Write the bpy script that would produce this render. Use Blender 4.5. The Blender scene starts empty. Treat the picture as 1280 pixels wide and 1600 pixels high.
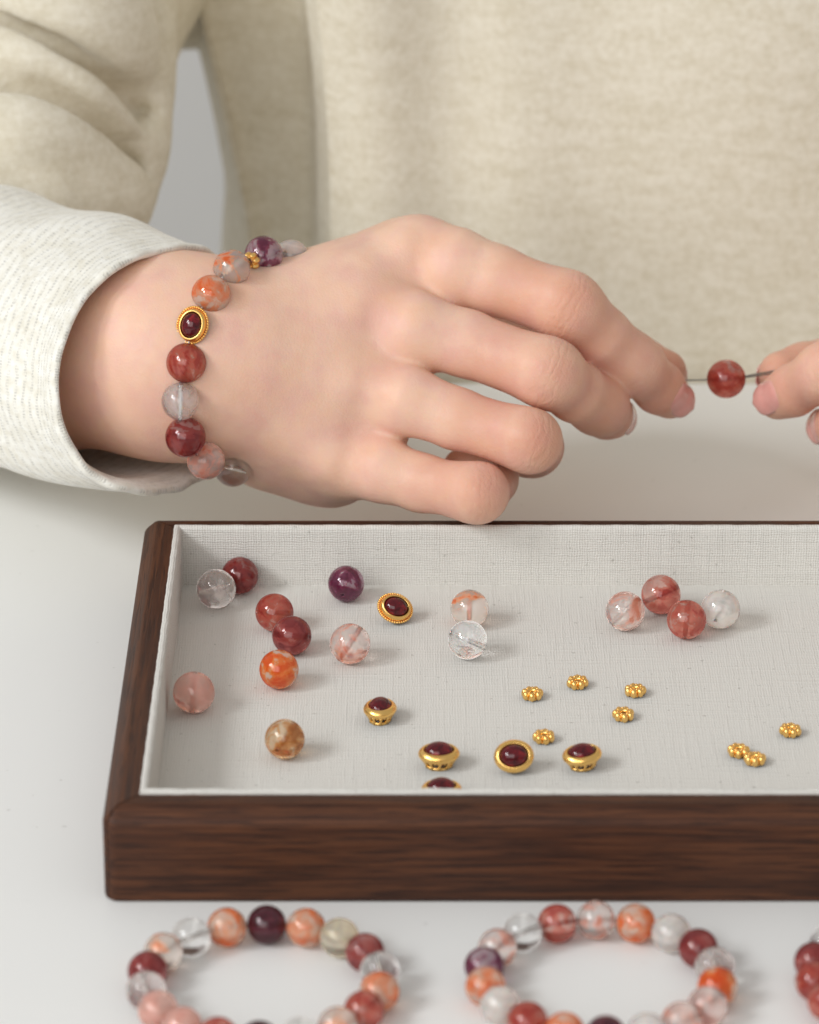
import bpy, bmesh, math, random
import numpy as np
from mathutils import Vector, Matrix
try:
    import openvdb
except ImportError:
    import pyopenvdb as openvdb
R = math.radians
random.seed(7)
rng = np.random.default_rng(7)
SC = bpy.context.scene
COL = SC.collection
MM = 0.001

# ------------------------------------------------------------------ camera
FPX, PITCH, CAMZ = 6600.0, R(23.0), 515.0          # focal length in photo pixels, tilt, height over the table (mm)
SP, CP = math.sin(PITCH), math.cos(PITCH)
cam = bpy.data.cameras.new('camera')
cam.sensor_fit = 'HORIZONTAL'; cam.sensor_width = 36; cam.lens = FPX / 1280 * 36
cam.clip_start = 0.05; cam.clip_end = 50
cam.dof.use_dof = True; cam.dof.focus_distance = 1.20; cam.dof.aperture_fstop = 17
co = bpy.data.objects.new('camera', cam); COL.objects.link(co)
co.location = (0, 0, CAMZ * MM); co.rotation_euler = (R(90) - PITCH, 0, 0)
SC.camera = co
SC.view_settings.view_transform = 'Standard'; SC.view_settings.look = 'None'
SC.view_settings.exposure = -0.10; SC.view_settings.gamma = 1
SC.render.engine = 'CYCLES'
cy = SC.cycles
cy.max_bounces = 18; cy.transmission_bounces = 14; cy.glossy_bounces = 6; cy.diffuse_bounces = 6
cy.transparent_max_bounces = 16; cy.caustics_refractive = True; cy.caustics_reflective = False
cy.blur_glossy = 0.6; cy.sample_clamp_indirect = 6.0; cy.use_denoising = True

# ------------------------------------------------------------------ light: plain ambient, an added soft fill and one two-paned window on the left
w = bpy.data.worlds.new('World'); SC.world = w; w.use_nodes = True
bg = w.node_tree.nodes['Background']; bg.inputs[0].default_value = (1.0, 0.98, 0.95, 1); bg.inputs[1].default_value = 0.48
def pane(name, az, el, dist, sx, sy, power, col=(0.96, 0.985, 1.0), caustic=True):
    L = bpy.data.lights.new(name, 'AREA'); L.shape = 'RECTANGLE'; L.size = sx; L.size_y = sy
    L.energy = power; L.color = col
    o = bpy.data.objects.new(name, L); COL.objects.link(o)
    tgt = Vector((0, 1.06, 0.03))
    d = Vector((-math.cos(R(el)) * math.cos(R(az)), -math.cos(R(el)) * math.sin(R(az)), math.sin(R(el))))
    o.location = tgt + d * dist
    o.rotation_euler = (-d).to_track_quat('-Z', 'Y').to_euler()
    L.cycles.is_caustics_light = caustic
    return o
pane('window_light', 24, 38, 2.8, 0.54, 0.72, 28)
pane('window_light', 42, 33, 2.8, 0.36, 0.50, 12)
pane('room_fill', 66, 27, 4.0, 3.6, 2.4, 70, (1.0, 0.99, 0.975), False)   # added fill lamp behind the camera, stands in for unseen room light

# ------------------------------------------------------------------ helpers
def ray(px, py):
    u = (px - 640) / FPX; v = (py - 800) / FPX
    return np.array([u, CP - v * SP, -SP - v * CP])
def at_z(px, py, z):                      # point on the level z (mm) seen at a photo pixel
    d = ray(px, py); t = (z - CAMZ) / d[2]
    return np.array([0, 0, CAMZ]) + d * t
def depth_of(p):
    return p[1] * CP - (p[2] - CAMZ) * SP
def cs(px, py, t):                        # the same in the camera's axes: right, up, distance (mm)
    return np.array([(px - 640) * t / FPX, (800 - py) * t / FPX, t])
RIGHT = np.array([1, 0, 0.]); UP = np.array([0, SP, CP]); FWD = np.array([0, CP, -SP])
def wld(p):
    p = np.asarray(p, dtype=float)
    return np.array([0, 0, CAMZ]) + p[..., 0:1] * RIGHT + p[..., 1:2] * UP + p[..., 2:3] * FWD
ARM = 1.11                                              # the arms sit this much farther out than the first estimate
def W(px, py, t): return wld(cs(px, py, t) * ARM)

def tag(o, label=None, cat=None, group=None, kind=None):
    if label: o['label'] = label
    if cat: o['category'] = cat
    if group: o['group'] = group
    if kind: o['kind'] = kind
    return o
def mesh_of(name, verts, faces, smooth=True, uvs=None):
    me = bpy.data.meshes.new(name)
    me.from_pydata([tuple(float(c) for c in v) for v in verts], [], [tuple(int(i) for i in f) for f in faces])
    if smooth: me.polygons.foreach_set('use_smooth', [True] * len(me.polygons))
    if uvs is not None:
        ul = me.uv_layers.new(name='UVMap')
        idx = np.zeros(len(me.loops), dtype=np.int32); me.loops.foreach_get('vertex_index', idx)
        ul.data.foreach_set('uv', np.asarray(uvs, dtype=np.float32)[idx].ravel())
    me.update()
    return me
def link(name, me, mat=None, parent=None, loc=(0, 0, 0), rot=None, scale=None):
    o = bpy.data.objects.new(name, me); COL.objects.link(o)
    if mat is not None:
        if len(me.materials) == 0: me.materials.append(mat)
        elif me.materials[0] is not mat:
            o.material_slots[0].link = 'OBJECT'; o.material_slots[0].material = mat
    if parent is not None: o.parent = parent
    o.location = loc
    if rot is not None:
        if isinstance(rot, Matrix): o.rotation_euler = rot.to_euler()
        else: o.rotation_euler = rot
    if scale is not None: o.scale = (scale,) * 3 if not hasattr(scale, '__len__') else scale
    return o
def world_obj(name, verts, faces, mat, parent=None, origin=None, smooth=True, uvs=None):
    """verts in world mm; the object sits at origin (world mm); parents are never rotated here"""
    verts = np.asarray(verts, dtype=float)
    if origin is None: origin = np.array([verts[:, 0].mean(), verts[:, 1].mean(), verts[:, 2].min()])
    origin = np.asarray(origin, dtype=float)
    me = mesh_of(name, (verts - origin) * MM, faces, smooth, uvs)
    po = np.array(parent['org']) if parent is not None else np.zeros(3)
    o = link(name, me, mat, parent, (origin - po) * MM)
    o['org'] = [float(c) for c in origin]
    return o
def empty(name, origin, label, cat, group=None, rot=None):
    o = bpy.data.objects.new(name, None); COL.objects.link(o); o.empty_display_size = 0.01
    o.location = np.asarray(origin) * MM; o['org'] = [float(c) for c in origin]
    if rot is not None: o.rotation_euler = rot.to_euler() if isinstance(rot, Matrix) else rot
    return tag(o, label, cat, group)
def grid_faces(nr, nc, wrap_c=False, wrap_r=False):
    f = []
    for i in range(nr if wrap_r else nr - 1):
        for j in range(nc if wrap_c else nc - 1):
            a = i * nc + j; b = i * nc + (j + 1) % nc
            c = ((i + 1) % nr) * nc + (j + 1) % nc; d = ((i + 1) % nr) * nc + j
            f.append((a, b, c, d))
    return f
def catmull(P, n, closed=False):
    P = np.asarray(P, float); m = len(P); out = []
    segs = m if closed else m - 1
    for k in range(n):
        s = k / n * segs if closed else k / (n - 1) * segs
        i = min(int(s), segs - 1); f = s - i
        g = (lambda q: P[q % m]) if closed else (lambda q: P[min(max(q, 0), m - 1)])
        p0, p1, p2, p3 = g(i - 1), g(i), g(i + 1), g(i + 2)
        out.append(0.5 * (2 * p1 + (p2 - p0) * f + (2 * p0 - 5 * p1 + 4 * p2 - p3) * f * f + (3 * p1 - p0 - 3 * p2 + p3) * f ** 3))
    return np.array(out)
def tube(path, r, seg=8, closed=False):
    path = np.asarray(path, float); n = len(path); V = []
    up = np.array([0.13, 0.31, 0.94])
    for i in range(n):
        a = path[(i - 1) % n] if (closed or i > 0) else path[i]
        b = path[(i + 1) % n] if (closed or i < n - 1) else path[i]
        t = b - a; t /= np.linalg.norm(t) + 1e-9
        x = np.cross(t, up); x /= np.linalg.norm(x) + 1e-9; y = np.cross(t, x)
        rr = r[i] if hasattr(r, '__len__') else r
        for k in range(seg):
            an = 2 * math.pi * k / seg
            V.append(path[i] + rr * (math.cos(an) * x + math.sin(an) * y))
    F = grid_faces(n, seg, True, closed)
    if not closed:
        F += [tuple(range(seg))[::-1], tuple(range((n - 1) * seg, n * seg))]
    return V, F
def lathe(prof, seg=48, sx=1, sy=1, closed=False):
    V = []
    for (r, z) in prof:
        for k in range(seg):
            a = 2 * math.pi * k / seg
            V.append((r * math.cos(a) * sx, r * math.sin(a) * sy, z))
    return V, grid_faces(len(prof), seg, True, closed)
def join(parts):
    V, F = [], []
    for v, f in parts:
        n = len(V); V += [tuple(p) for p in v]; F += [tuple(i + n for i in q) for q in f]
    return V, F
def ball(c, r, seg=10, rings=6, sq=(1, 1, 1)):
    V = [(c[0], c[1], c[2] - r * sq[2])]
    for i in range(1, rings):
        th = -math.pi / 2 + math.pi * i / rings
        for k in range(seg):
            a = 2 * math.pi * k / seg
            V.append((c[0] + r * sq[0] * math.cos(th) * math.cos(a), c[1] + r * sq[1] * math.cos(th) * math.sin(a), c[2] + r * sq[2] * math.sin(th)))
    V.append((c[0], c[1], c[2] + r * sq[2]))
    F = [(0, 1 + (k + 1) % seg, 1 + k) for k in range(seg)]
    for i in range(rings - 2):
        for k in range(seg):
            a = 1 + i * seg
            F.append((a + k, a + (k + 1) % seg, a + seg + (k + 1) % seg, a + seg + k))
    a = 1 + (rings - 2) * seg
    F += [(a + k, a + (k + 1) % seg, len(V) - 1) for k in range(seg)]
    return V, F
def box(x0, x1, y0, y1, z0, z1):
    V = [(x, y, z) for z in (z0, z1) for y in (y0, y1) for x in (x0, x1)]
    return V, [(0, 2, 3, 1), (4, 5, 7, 6), (0, 1, 5, 4), (2, 6, 7, 3), (0, 4, 6, 2), (1, 3, 7, 5)]

# ------------------------------------------------------------------ node helpers
class NT:
    def __init__(s, name):
        s.m = bpy.data.materials.new(name); s.m.use_nodes = True
        s.t = s.m.node_tree; s.t.nodes.clear()
        s.out = s.t.nodes.new('ShaderNodeOutputMaterial')
    def n(s, typ, **kw):
        o = s.t.nodes.new('ShaderNode' + typ)
        for k, v in kw.items():
            if k == 'i':
                for kk, vv in v.items(): s.set(o, kk, vv)
            else: setattr(o, k, v)
        return o
    def set(s, o, k, v):
        inp = o.inputs[k]
        if isinstance(v, bpy.types.NodeSocket): s.t.links.new(v, inp)
        elif isinstance(v, bpy.types.Node): s.t.links.new(v.outputs[0], inp)
        else:
            if hasattr(v, '__len__') and len(v) == 3 and inp.type == 'RGBA': v = (*v, 1)
            inp.default_value = v
    def math(s, op, a, b=None, c=None, clamp=False):
        o = s.n('Math', operation=op, use_clamp=clamp); s.set(o, 0, a)
        if b is not None: s.set(o, 1, b)
        if c is not None: s.set(o, 2, c)
        return o.outputs[0]
    def mix(s, f, a, b, blend='MIX'):
        o = s.n('Mix', data_type='RGBA', blend_type=blend)
        s.set(o, 0, f); s.set(o, 6, a); s.set(o, 7, b)
        return o.outputs[2]
    def ramp(s, f, stops, interp='LINEAR'):
        o = s.n('ValToRGB'); s.set(o, 0, f); o.color_ramp.interpolation = interp
        el = o.color_ramp.elements
        while len(el) < len(stops): el.new(0.5)
        for e, (p, c) in zip(el, stops):
            e.position = p; e.color = (*c, 1) if hasattr(c, '__len__') else (c, c, c, 1)
        return o.outputs[0]
    def noise(s, vec, scale, detail=3, rough=0.5, dist=0.0):
        o = s.n('TexNoise', i={'Vector': vec, 'Scale': scale, 'Detail': detail, 'Roughness': rough, 'Distortion': dist})
        return o.outputs[0]
    def mapping(s, vec, scale=(1, 1, 1), rot=(0, 0, 0), loc=(0, 0, 0)):
        return s.n('Mapping', i={'Vector': vec, 'Scale': scale, 'Rotation': rot, 'Location': loc}).outputs[0]
    def bump(s, h, strength=0.3, dist=0.001, normal=None):
        o = s.n('Bump', i={'Height': h, 'Strength': strength, 'Distance': dist})
        if normal is not None: s.set(o, 'Normal', normal)
        return o.outputs[0]
    def coord(s, which='Object'): return s.n('TexCoord').outputs[which]
    def bsdf(s, **kw):
        o = s.n('BsdfPrincipled')
        for k, v in kw.items(): s.set(o, k.replace('_', ' '), v)
        s.t.links.new(o.outputs[0], s.out.inputs[0])
        return o
    def surf(s, sh): s.t.links.new(sh.outputs[0] if isinstance(sh, bpy.types.Node) else sh, s.out.inputs[0])

def mat_table():
    t = NT('white_table'); c = t.coord()
    n = t.noise(c, 6, 3); n2 = t.noise(c, 420, 2)
    col = t.mix(n, (0.80, 0.80, 0.785), (0.84, 0.84, 0.825))
    col = t.mix(t.ramp(t.noise(c, 300, 2), [(0.745, 0.0), (0.77, 0.35)]), col, (0.42, 0.40, 0.37))
    sc = t.noise(t.mapping(c, (40, 500, 1), (0, 0, 0.5)), 1, 3)
    t.bsdf(Base_Color=col, Roughness=t.math('ADD', t.ramp(n, [(0.2, 0.34), (0.8, 0.46)]), t.math('MULTIPLY', sc, 0.08)), Normal=t.bump(n2, 0.05, 0.0003), Specular_IOR_Level=0.4)
    return t.m
def mat_plain(name, col, rough=0.6):
    t = NT(name); c = t.coord(); n = t.noise(c, 3, 4)
    t.bsdf(Base_Color=t.mix(n, tuple(x * 0.94 for x in col), col), Roughness=rough)
    return t.m
def mat_wood():
    t = NT('dark_walnut'); c = t.coord()
    st = t.mapping(c, (16, 620, 620)); st2 = t.mapping(c, (60, 1500, 1500))
    n = t.noise(st, 1, 6, 0.62, 0.6); n2 = t.noise(st2, 1, 3, 0.6); big = t.noise(t.mapping(c, (4, 30, 30)), 1, 2)
    col = t.ramp(n, [(0.28, (0.016, 0.006, 0.0035)), (0.46, (0.052, 0.018, 0.0085)), (0.60, (0.100, 0.036, 0.015)), (0.75, (0.038, 0.0135, 0.0075))])
    pore = t.ramp(n2, [(0.38, 0.0), (0.5, 1.0)])
    col = t.mix(t.math('MULTIPLY', t.math('SUBTRACT', 1.0, pore), 0.8), col, (0.012, 0.005, 0.004))
    col = t.mix(t.math('MULTIPLY', big, 0.5), col, t.mix(0.5, col, (0.11, 0.040, 0.018)))
    h = t.math('ADD', t.math('MULTIPLY', n, 0.4), t.math('MULTIPLY', pore, 0.6))
    t.bsdf(Base_Color=col, Roughness=t.ramp(n, [(0.3, 0.46), (0.7, 0.6)]), Normal=t.bump(h, 0.3, 0.0003), Specular_IOR_Level=0.25)
    return t.m
def mat_linen(name='natural_linen', amp=1.0):
    t = NT(name); uv = t.coord('UV')
    sep = t.n('SeparateXYZ', i={0: uv})
    nu = t.noise(t.mapping(uv, (0.9, 0.05, 1)), 1, 3); nv = t.noise(t.mapping(uv, (0.05, 0.9, 1)), 1, 3)
    wob = t.noise(uv, 0.35, 2)
    fu = t.math('ADD', t.math('MULTIPLY', sep.outputs[0], 8.4), t.math('MULTIPLY', wob, 8.0))
    fv = t.math('ADD', t.math('MULTIPLY', sep.outputs[1], 8.4), t.math('MULTIPLY', wob, 8.0))
    su = t.math('SINE', fu); sv = t.math('SINE', fv)
    au = t.math('MULTIPLY_ADD', su, t.math('MULTIPLY_ADD', nu, 1.2, 0.0), 0.0)
    av = t.math('MULTIPLY_ADD', sv, t.math('MULTIPLY_ADD', nv, 1.2, 0.0), 0.0)
    h = t.math('MULTIPLY_ADD', t.math('ADD', au, av), 0.35 * amp, 0.5)
    slub = t.math('ADD', t.ramp(nu, [(0.5, 0.0), (0.72, 1.0)]), t.ramp(nv, [(0.5, 0.0), (0.72, 1.0)]))
    h2 = t.math('ADD', h, t.math('MULTIPLY', slub, 0.35))
    fine = t.noise(uv, 2.6, 2)
    col = t.ramp(t.math('MULTIPLY_ADD', fine, 0.35, t.math('MULTIPLY', h, 0.65)), [(0.12, (0.44, 0.42, 0.375)), (0.42, (0.69, 0.67, 0.625)), (0.75, (0.76, 0.745, 0.71))])
    col = t.mix(t.ramp(t.noise(uv, 0.55, 2), [(0.685, 0.0), (0.72, 0.4)]), col, (0.30, 0.28, 0.24))
    b = t.bsdf(Base_Color=col, Roughness=0.9, Normal=t.bump(h2, 0.65 if amp == 1 else 0.55, 0.00035), Specular_IOR_Level=0.15)
    return t.m
def mat_gold():
    t = NT('brushed_gold'); c = t.coord(); n = t.noise(c, 900, 3); n2 = t.noise(c, 250, 2)
    t.bsdf(Base_Color=t.mix(n2, (0.95, 0.56, 0.15), (0.98, 0.66, 0.25)), Metallic=1.0, Roughness=t.ramp(n2, [(0.3, 0.24), (0.7, 0.36)]), Normal=t.bump(n, 0.12, 0.0001))
    return t.m
def mat_garnet():
    t = NT('dark_garnet'); c = t.coord(); n = t.noise(c, 420, 4, 0.6, 0.8)
    col = t.ramp(n, [(0.34, (0.035, 0.001, 0.004)), (0.52, (0.11, 0.003, 0.008)), (0.68, (0.30, 0.015, 0.018))])
    t.bsdf(Base_Color=col, Roughness=0.04, Specular_IOR_Level=0.5, IOR=1.5)
    return t.m
def mat_glass(name, col, skin=None, lo=0.4, hi=0.6, base=0.2, top=0.7, scale=0.85):
    """polished quartz; skin = colours of the cloud where it reaches the polished surface"""
    t = NT(name)
    gl = t.n('BsdfGlass', i={'Color': col, 'Roughness': 0.0, 'IOR': 1.56})
    if skin is None: t.surf(gl); return t.m
    c = t.coord(); oi = t.n('ObjectInfo')
    off = t.n('CombineXYZ', i={0: t.math('MULTIPLY', oi.outputs['Random'], 71.0), 1: t.math('MULTIPLY', oi.outputs['Random'], 29.0), 2: t.math('MULTIPLY', oi.outputs['Random'], 47.0)})
    p = t.n('VectorMath', operation='ADD', i={0: c, 1: off.outputs[0]}).outputs[0]
    a = t.noise(p, scale, 4, 0.55, 0.9); f = t.noise(p, scale * 5, 3, 0.6)
    m = t.math('MULTIPLY_ADD', f, 0.14, t.math('MULTIPLY', a, 0.90))
    n = len(skin); skin = [tuple(min(1.0, x * 1.04) for x in k) for k in skin]
    st = [lo - 0.01, lo + 0.035, hi + 0.05] if n == 3 else [lo, hi]
    cc = t.ramp(m, list(zip(st, skin)))
    pr = t.n('BsdfPrincipled', i={'Base Color': cc, 'Roughness': 0.025, 'Specular IOR Level': 0.85, 'Subsurface Weight': 1.0, 'Subsurface Radius': (1.0, 0.7, 0.6), 'Subsurface Scale': 0.0012})
    t.set(gl, 'Color', t.ramp(m, [(lo - 0.03, col), (lo + 0.03, tuple(0.5 * a_ + 0.5 * b_ ** 0.4 for a_, b_ in zip(col, skin[min(1, n - 1)]))), (hi + 0.04, tuple(b_ ** 0.34 for b_ in skin[-1]))]))
    t.surf(t.n('MixShader', i={0: t.ramp(m, [(lo, base * 0.50), (hi, top * 0.50)]), 1: gl.outputs[0], 2: pr.outputs[0]}))
    return t.m
def mat_skin():
    t = NT('skin'); c = t.coord()
    red = t.n('Attribute', attribute_name='red').outputs['Fac']
    ws = t.n('Attribute', attribute_name='wr_s').outputs['Fac']; ww = t.n('Attribute', attribute_name='wr_w').outputs['Fac']
    n = t.noise(c, 55, 4, 0.6); n2 = t.noise(c, 240, 3); vor = t.n('TexVoronoi', feature='DISTANCE_TO_EDGE', i={'Vector': c, 'Scale': 900})
    base = t.mix(t.ramp(n, [(0.3, 0.0), (0.7, 1.0)]), (0.79, 0.495, 0.355), (0.83, 0.57, 0.44))
    n3 = t.noise(c, 110, 3)
    base = t.mix(t.ramp(n3, [(0.42, 0.0), (0.68, 0.85)]), base, (0.76, 0.46, 0.375))
    col = t.mix(t.math('MULTIPLY_ADD', t.math('SUBTRACT', n2, 0.5), 0.25, t.math('MULTIPLY_ADD', t.ramp(t.noise(c, 34, 3), [(0.45, 0.0), (0.75, 1.0)]), 0.22, red), clamp=True), base, (0.60, 0.25, 0.16))
    nw = t.noise(c, 350, 3)
    nw2 = t.noise(c, 160, 2)
    ph = t.math('MULTIPLY_ADD', nw2, 7.0, t.math('MULTIPLY', ws, 1.5))
    wr = t.math('MULTIPLY', t.math('POWER', t.math('ABSOLUTE', t.math('SINE', ph)), 0.6), ww)
    h = t.math('ADD', t.math('MULTIPLY', t.math('MULTIPLY', wr, t.ramp(nw, [(0.35, 0.1), (0.6, 1.0)])), 0.6), t.math('MULTIPLY', t.math('MINIMUM', vor.outputs[0], 0.25), 0.5))
    h = t.math('ADD', h, t.math('MULTIPLY', n2, 0.5))
    b = t.bsdf(Base_Color=col, Roughness=t.ramp(n2, [(0.3, 0.44), (0.7, 0.56)]), Normal=t.bump(h, 0.5, 0.00045), Specular_IOR_Level=0.38,
               Subsurface_Weight=0.35, Subsurface_Radius=(1.0, 0.35, 0.18), Subsurface_Scale=0.0035)
    return t.m
def mat_nail():
    t = NT('fingernail'); c = t.coord(); n = t.noise(c, 300, 2)
    t.bsdf(Base_Color=t.mix(n, (0.70, 0.31, 0.27), (0.77, 0.40, 0.35)), Roughness=0.14, Specular_IOR_Level=0.6, Coat_Weight=0.6, Coat_Roughness=0.08,
           Subsurface_Weight=0.2, Subsurface_Radius=(1.0, 0.4, 0.3), Subsurface_Scale=0.002)
    return t.m
def mat_knit(name, col, rows=False, weave=1.0):
    t = NT(name); c = t.coord()
    st = t.noise(t.mapping(c, (75, 75, 260)), 1, 4, 0.6); big = t.noise(c, 26, 3); fine = t.noise(c, 1500, 2); mid = t.noise(c, 420, 3)
    k = t.math('ADD', t.math('MULTIPLY', st, 0.5), t.math('MULTIPLY', mid, 0.5))
    dark = tuple(x * y for x, y in zip(col, (0.82, 0.79, 0.72)))
    cc = t.mix(t.ramp(k, [(0.34, 0.0), (0.62, 1.0)]), dark, col)
    cc = t.mix(t.math('MULTIPLY', big, 0.25), cc, tuple(x * y for x, y in zip(col, (0.9, 0.9, 0.86))))
    h = t.math('ADD', t.math('MULTIPLY', fine, 0.5), t.math('MULTIPLY', k, 0.8 * weave))
    if rows:
        uv = t.coord('UV'); sep = t.n('SeparateXYZ', i={0: uv})
        wob = t.noise(t.mapping(uv, (0.06, 0.06, 1)), 1, 2)
        v = t.math('ADD', sep.outputs[1], t.math('MULTIPLY', wob, 4.0))
        row = t.math('MULTIPLY_ADD', t.math('SINE', t.math('MULTIPLY', v, 2.9)), 0.5, 0.5)
        stv = t.math('MULTIPLY_ADD', t.math('SINE', t.math('MULTIPLY', sep.outputs[0], 5.5)), 0.5, 0.5)
        nn = t.noise(t.mapping(uv, (0.35, 1.3, 1)), 1, 3)
        dot = t.math('MULTIPLY', t.math('MULTIPLY', t.ramp(row, [(0.5, 0.0), (0.95, 1.0)]), t.ramp(stv, [(0.25, 0.25), (0.75, 1.0)])), t.ramp(nn, [(0.40, 0.0), (0.60, 1.0)]))
        cc = t.mix(t.math('MULTIPLY', dot, 0.5), cc, tuple(x * 0.45 for x in col))
        h = t.math('SUBTRACT', h, t.math('MULTIPLY', dot, 0.9))
        h = t.math('ADD', h, t.math('MULTIPLY', row, 0.25))
    t.bsdf(Base_Color=cc, Roughness=0.95, Normal=t.bump(h, 0.45, 0.0006), Specular_IOR_Level=0.1, Sheen_Weight=0.25, Sheen_Roughness=0.5)
    return t.m

M_table = mat_table(); M_wall = mat_plain('grey_wall', (0.66, 0.65, 0.63), 0.8); M_floor = mat_plain('grey_floor', (0.42, 0.41, 0.39), 0.7)
M_wood = mat_wood(); M_linen = mat_linen(); M_base = mat_linen('linen_base_cloth', 0.4); M_gold = mat_gold(); M_garnet = mat_garnet()
M_skin = mat_skin(); M_nail = mat_nail()
M_sweater = mat_knit('cream_jersey', (0.80, 0.75, 0.635)); M_sleeve = mat_knit('cream_knit_rows', (0.88, 0.865, 0.81), True)  # one garment: body toned warmer and darker than forearm, shade put into colour
M_cord = mat_plain('clear_elastic', (0.75, 0.72, 0.70), 0.3)
def mat_wire():
    t = NT('steel_wire'); n = t.noise(t.coord(), 300, 2)
    t.bsdf(Base_Color=t.mix(n, (0.20, 0.19, 0.17), (0.34, 0.32, 0.29)), Metallic=0.8, Roughness=0.35); return t.m
M_wire = mat_wire()

# ------------------------------------------------------------------ setting
Lz = -740.0
def struct(name, V, F, mat): return tag(world_obj(name, V, F, mat, smooth=False), kind='structure')
struct('floor', *box(-3000, 3000, -1500, 3200, Lz - 20, Lz), M_floor)
struct('wall', *box(-3000, 3000, 2600, 2640, Lz, 1900), M_wall)
TE = at_z(700, 597, 0)[1]                               # far edge of the table
def make_table():
    root = empty('table', (0, 800, Lz), 'white matte table top under the tray and the bracelets', 'table')
    V, F = box(-750, 750, 150, TE, -24, 0)
    me = bmesh.new(); vs = [me.verts.new(v) for v in V]; [me.faces.new([vs[i] for i in f]) for f in F]
    bmesh.ops.bevel(me, geom=[e for e in me.edges], offset=1.6, segments=3, affect='EDGES')
    V = [tuple(v.co) for v in me.verts]; F = [[v.index for v in f.verts] for f in me.faces]; me.free()
    o = world_obj('table_top', V, F, M_table, root, smooth=False); o.cycles.is_caustics_receiver = True
    for x in (-690, 690):
        for y in (210, TE - 60):
            v, f = lathe([(0.01, Lz), (16, Lz), (22, Lz + 300), (26, -25), (0.01, -25)], 20)
            world_obj('leg', [(a + x, b + y, c) for a, b, c in v], f, M_table, root)
make_table()

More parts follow.
